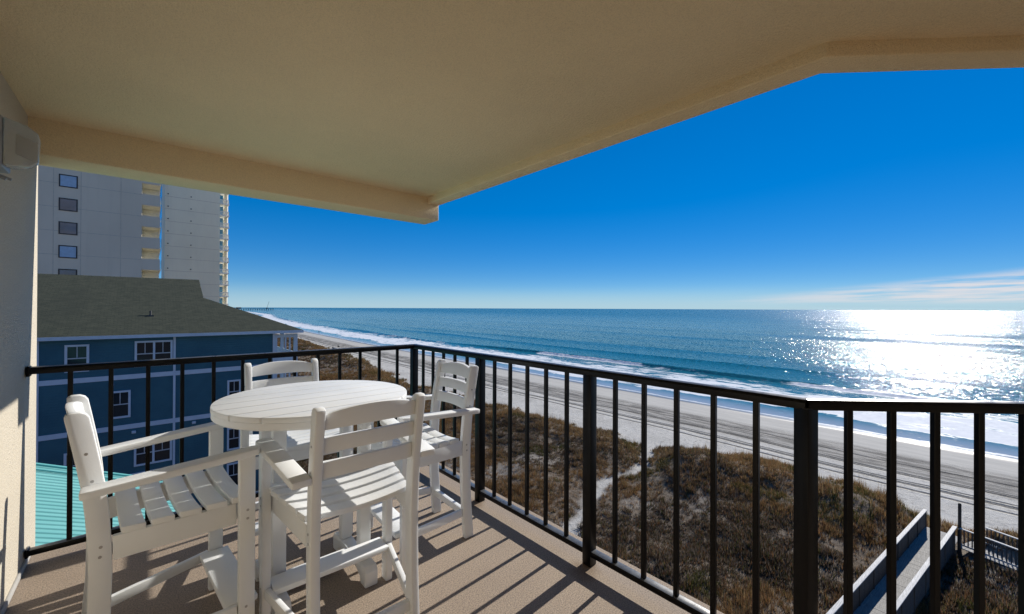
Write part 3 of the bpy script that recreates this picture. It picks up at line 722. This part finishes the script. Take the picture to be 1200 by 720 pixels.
for i in range(21): z = hz(17.0) % 3 + 3 * i; mb.bx(-34, -.5, -.012, .01, z - .035, z + .035)
for x in (-30, -19, -8.75, -6.35, -2.6): mb.bx(x - .03, x + .03, -.015, .01, 0, 62)
mb.build('panel_joint', M['joint'], A)
for i in range(-9, 8):
    zt = hz(18.2) + 3 * i
    if zt < 1.5: continue
    for x in (-8.3, -20.5):
        mb = MB(); mb.bx(x, x + 1.66, -.05, .02, zt - 1.6, zt - 1.48).bx(x, x + 1.66, -.05, .02, zt - .12, zt).bx(x, x + .12, -.048, .02, zt - 1.48, zt - .12).bx(x + 1.54, x + 1.66, -.048, .02, zt - 1.48, zt - .12)
        f = mb.build('window', M['wframe'], A)
        mb = MB(); mb.bx(x + .12, x + 1.54, -.02, -.004, zt - 1.48, zt - .12); mb.build('pane', M['skyglass'] if i % 3 else M['blind'], f)
for i in range(-9, 8):
    zt = hz(18.6) + 3 * i                   # head of the opening
    if zt < 1.5: continue
    mb = MB(); mb.bx(-.498, 1.5, 0, 14, zt, zt + .25); mb.build('balcony_slab', M['cream'], A)
    mb = MB(); mb.bx(-.498, 1.46, -.02, .14, zt + .002, zt + 1.55); mb.build('balcony_side', M['towA'], A)
    mb = MB(); mb.bx(-.498, 1.42, 3.4, 3.55, zt + .252, zt + 2.99); mb.build('balcony_partition', M['cream'], A)
    mb = MB(); mb.bx(-.498, -.46, .142, 3.39, zt + .252, zt + 2.99); mb.build('balcony_lining', M['cream'], A)
    mb = MB(); mb.bx(1.56, 1.62, .2, 14, zt + .26, zt + 1.45); mb.build('glass_balustrade', M['blueglass'], A)
B = thing('cream_tower', 'pale tower with stacked white and cream balconies, farther along the beach', 'tower', (0, 130, -11.7))
mb = MB(); mb.bx(3.3, 14.2, 0, 26, -.3, 72); mb.build('wall', M['towB'], B)
mb = MB()
for i in range(23): z = .9 + 3 * i; mb.bx(3.3, 14.2, -.012, .01, z - .04, z + .04)
mb.build('panel_joint', M['joint'], B)
mb = MB()
for i in range(23):
    for x in (3.9, 8.3): z = 1.5 + 3 * i; mb.bx(x - .12, x + .12, -.12, .01, z - .12, z + .1)
mb.build('wall_vent', M['wframe'], B)
for i in range(23):
    z = .9 + 3 * i
    mb = MB(); mb.bx(14.202, 16.2, -.02, 22, z - .12, z + .12); mb.build('balcony_slab', M['trimw'], B)
    mb = MB(); mb.bx(14.21, 16.15, .0, .06, z + 1.0, z + 1.12).bx(16.09, 16.15, .062, 21.9, z + 1.0, z + 1.12).bx(14.21, 16.15, .0, .06, z + .2, z + .28)
    for j in range(14): mb.bx(14.25 + j * .14, 14.31 + j * .14, .01, .05, z + .282, z + .998)
    for j in range(60): mb.bx(16.1, 16.14, .1 + j * .36, .15 + j * .36, z + .122, z + .998)
    mb.build('balcony_railing', M['trimw'], B)
    mb = MB(); mb.tube((15.7, 1.4, z + .122), (15.7, 1.4, z + 2.879), .42, n=14); mb.build('balcony_column', M['cream'], B)
    mb = MB(); mb.bx(14.21, 15.09, 2.0, 2.06, z + .122, z + 2.6); mb.build('balcony_glazing', M['blueglass'], B)
    for yy in (7, 13, 19):
        mb = MB(); mb.bx(14.21, 16.0, yy, yy + .2, z + .122, z + 2.879); mb.build('balcony_partition', M['cream'], B)

# ------------------------------------------------------------------ boardwalk to the beach
def wood(name, col):
    t = NT(name); g = t.noise(4, 5, .65, t.pos((.6, 9, 9), obj=False)); b = t.noise(1.2, 3, .5, t.pos(obj=False))
    c = t.mix(t.ss(g.outputs[0], .35, .7), scalec(col, .7), scalec(col, 1.15)); c = t.mix(t.math('MULTIPLY', t.ss(b.outputs[0], .5, .8), .4), c, scalec(col, .75))
    t.bsdf(c, .8, t.bump(g.outputs[0], .3, .01), spec=.3); return t.m
M['deck'] = wood('weathered_deck_board', (.36, .35, .33)); M['cap'] = wood('pale_rail_cap', (.66, .64, .60)); M['board'] = wood('weathered_side_board', (.10, .093, .083))
M['darkwood'] = wood('dark_treated_post', (.06, .05, .04))
bwk = thing('boardwalk', 'weathered wooden boardwalk with solid board sides crossing the dunes', 'boardwalk')
Zd = -11.2
L0, L1 = Vector((6, 5.4, 0)), Vector((34.2, 2.1, 0)); R0, R1 = Vector((6, 4.15, 0)), Vector((32.75, .88, 0))
mb = MB(); nb2 = 190
for i in range(nb2):
    f0, f1 = i / nb2, (i + .93) / nb2; e = L1.copy()
    q = [L0.lerp(L1, f0), L0.lerp(L1, f1), R0.lerp(Vector((34.05, .72, 0)), f1), R0.lerp(Vector((34.05, .72, 0)), f0)]
    dz = random.uniform(-.004, .004)
    mb.loft([[(p.x, p.y, Zd - .04 + dz) for p in q], [(p.x, p.y, Zd + dz) for p in q]])
mb.build('deck', M['deck'], bwk, 0, smooth=False)
def sidewall(a, b):
    mb = MB(); n_ = int((b - a).length / .62)
    for i in range(n_):
        p, q = a.lerp(b, (i + .015) / n_), a.lerp(b, (i + .985) / n_); mb.bar(p + Vector((0, 0, Zd + .36)), q + Vector((0, 0, Zd + .36)), .035, 1.18)
    for i in range(0, n_ + 1, 3):
        p = a.lerp(b, i / n_); mb.box((p.x, p.y, Zd - .15), (.1, .1, 2.2))
    w = mb.build('side_wall', M['board'], bwk, 0, smooth=False)
    mb = MB(); mb.bar(a + Vector((0, 0, Zd + .985)), b + Vector((0, 0, Zd + .985)), .17, .045); mb.build('cap', M['cap'], w, .006)
sidewall(L0, L1); sidewall(R0, R1)
pl2 = thing('wooden_post', 'tall dark wooden post at the seaward end of the boardwalk', 'post', (33.25, .72, -12.2))
mb = MB(); mb.tube((0, 0, -.3), (0, 0, 3.05), .075, .07, 12); mb.build('pole', M['darkwood'], pl2, .008)
mb = MB(); mb.tube((0, 0, 3.051), (0, 0, 3.13), .078, .05, 12); mb.build('post_cap', M['darkwood'], pl2)
rp = thing('beach_ramp', 'wooden ramp with white-topped baluster rails turning off the boardwalk end', 'ramp')
d = Vector((-.372, -.928, 0)); nrm = Vector((.928, -.372, 0)); A0 = Vector((32.72, .80, 0)); 
mb = MB()
for i in range(66):
    p = A0 + d * (.15 * i + .07); mb.bar(p + Vector((0, 0, Zd - .035)) - nrm * .06, p + nrm * 1.46 + Vector((0, 0, Zd - .035)), .138, .04)
mb.build('deck', M['deck'], rp, 0, smooth=False)
for off in (0, 1.4):
    a = A0 + nrm * off + d * .12; b = a + d * 9.6; Zv = lambda z: Vector((0, 0, Zd + z))
    mb = MB(); mb.bar(a + Zv(.98), b + Zv(.98), .12, .045); mb.build('top_rail', M['cap'], rp, .005)
    mb = MB(); mb.bar(a + Zv(.14), b + Zv(.14), .05, .09); mb.build('bottom_rail', M['cap'], rp, .005)
    mb = MB()
    for i in range(1, 62): p = a.lerp(b, i / 62); mb.bar(p + Zv(.186), p + Zv(.956), .04, .04, (d.x, d.y, 0))
    mb.build('baluster_row', M['board'], rp, 0, smooth=False)
    for i in range(5):
        p = a.lerp(b, i / 4); mb = MB(); mb.bar(p + Zv(-1.4) + nrm * (.09 if off else -.09), p + Zv(.95) + nrm * (.09 if off else -.09), .11, .11, (d.x, d.y, 0)); mb.build('post', M['darkwood'], rp, .004)

# ------------------------------------------------------------------ far pier, crane, people
M['pier'] = plain('dark_pier_timber', (.05, .055, .065), .9)
pr_ = thing('fishing_pier', 'long dark pier standing in the sea on the far horizon', 'pier', (0, 2400, SEA))
mb = MB(); mb.bx(180, 492, 0, 9, 7.0, 8.2); mb.build('deck', M['pier'], pr_)
mb = MB()
for i in range(32):
    for y in (1, 8): mb.tube((185 + i * 9.8, y, -2), (185 + i * 9.8, y, 7.0), .8, n=6)
mb.build('piling_row', M['pier'], pr_)
mb = MB(); mb.bx(330, 350, .5, 8.5, 8.2, 11.6); mb.add([(329, 0, 11.6), (351, 0, 11.6), (351, 9, 11.6), (329, 9, 11.6), (329, 4.5, 14), (351, 4.5, 14)], [(0, 1, 5, 4), (2, 3, 4, 5), (0, 4, 3), (1, 2, 5), (0, 3, 2, 1)]); mb.build('pier_shed', M['pier'], pr_)
cr_ = thing('crane', 'thin leaning crane jib rising above the far pier', 'crane', (462, 2403, SEA + 8.2))
mb = MB(); mb.bx(-4, 4, -2, 3, 0, 3.4); mb.build('cab', M['pier'], cr_)
mb = MB(); mb.bar((-1, 0, 2.5), (9, 0, 36), 1.0, 1.0, (0, 1, 0)); mb.build('jib', M['pier'], cr_)
def figure(name, label, loc, rz, joints, edges, rad, mat, parts):
    t = thing(name, label, 'person', loc, rz)
    me = bpy.data.meshes.new('body'); me.from_pydata(joints, edges, []); o = bpy.data.objects.new('body', me); COL.objects.link(o); o.parent = t
    me.skin_vertices or me.attributes.new
    mod = o.modifiers.new('skin', 'SKIN')
    sk_ = me.skin_vertices[0].data if me.skin_vertices else None
    if sk_ is None:
        bpy.context.view_layer.objects.active = o; sk_ = me.skin_vertices[0].data
    for i, r in enumerate(rad): sk_[i].radius = (r, r); sk_[i].use_root = (i == 0)
    o.modifiers.new('sub', 'SUBSURF').levels = 1; me.materials.append(mat)
    for nm, m_ in parts: m_(nm, t)
    return t
M['darkcloth'] = plain('dark_clothing', (.02, .022, .03), .9); M['navy'] = plain('navy_clothing', (.03, .045, .09), .9); M['hair'] = plain('dark_hair', (.03, .02, .015), .8)
STJ = [(0, 0, .95), (0, 0, 1.2), (0, .0, 1.42), (0, .01, 1.52), (0, .02, 1.63), (-.19, 0, 1.4), (-.24, .03, 1.12), (-.23, .1, .86), (.19, 0, 1.4), (.24, .0, 1.12), (.22, .06, .86), (-.1, 0, .9), (-.12, .06, .5), (-.12, -.02, .07), (-.12, .12, .04), (.1, 0, .9), (.12, -.08, .5), (.12, -.2, .08), (.12, -.07, .04)]
STE = [(0, 1), (1, 2), (2, 3), (3, 4), (2, 5), (5, 6), (6, 7), (2, 8), (8, 9), (9, 10), (0, 11), (11, 12), (12, 13), (13, 14), (0, 15), (15, 16), (16, 17), (17, 18)]
STR = [.14, .13, .15, .06, .105, .07, .05, .04, .07, .05, .04, .1, .07, .05, .045, .1, .07, .05, .045]
SIJ = [(0, 0, .14), (0, -.06, .38), (0, -.03, .6), (0, .0, .7), (0, .03, .82), (-.2, -.02, .57), (-.24, .14, .38), (-.14, .34, .42), (.2, -.02, .57), (.24, .14, .38), (.14, .34, .42), (-.1, .04, .12), (-.13, .42, .44), (-.12, .62, .08), (-.12, .74, .05), (.1, .04, .12), (.13, .42, .44), (.12, .62, .08), (.12, .74, .05)]
def hairp(z, y):
    def f(nm, t):
        mb = MB(); rings = []
        for k in range(6):
            a = k / 5 * 1.45; r = .118 * math.cos(a) + .004; rings.append([(r * math.cos(q), y - .012 + r * math.sin(q), z + .02 + .115 * math.sin(a)) for q in [2 * math.pi * i / 10 for i in range(10)]])
        mb.loft(rings); mb.build(nm, M['hair'], t)
    return f
def gpt(s, t): return (s, t, float(gz(np.array([s - float(coast(np.array([float(t)]))[0])]), np.array([float(t)]))[0]))
figure('person', 'person in dark clothes standing at the water edge far down the beach', gpt(73.5, 248), R(40), STJ, STE, STR, M['navy'], [('hair', hairp(1.63, .02))])
p_ = gpt(49.5, 146); figure('person', 'seated person in dark clothes on the sand, right one of two', p_, R(-60), SIJ, STE, STR, M['darkcloth'], [('hair', hairp(.82, .03))])
p_ = gpt(45.5, 139); figure('person', 'seated person in dark clothes on the sand, left one of two', p_, R(-75), SIJ, STE, [r * 1.15 for r in STR], M['darkcloth'], [('hair', hairp(.82, .03))])
bpy.context.view_layer.update()
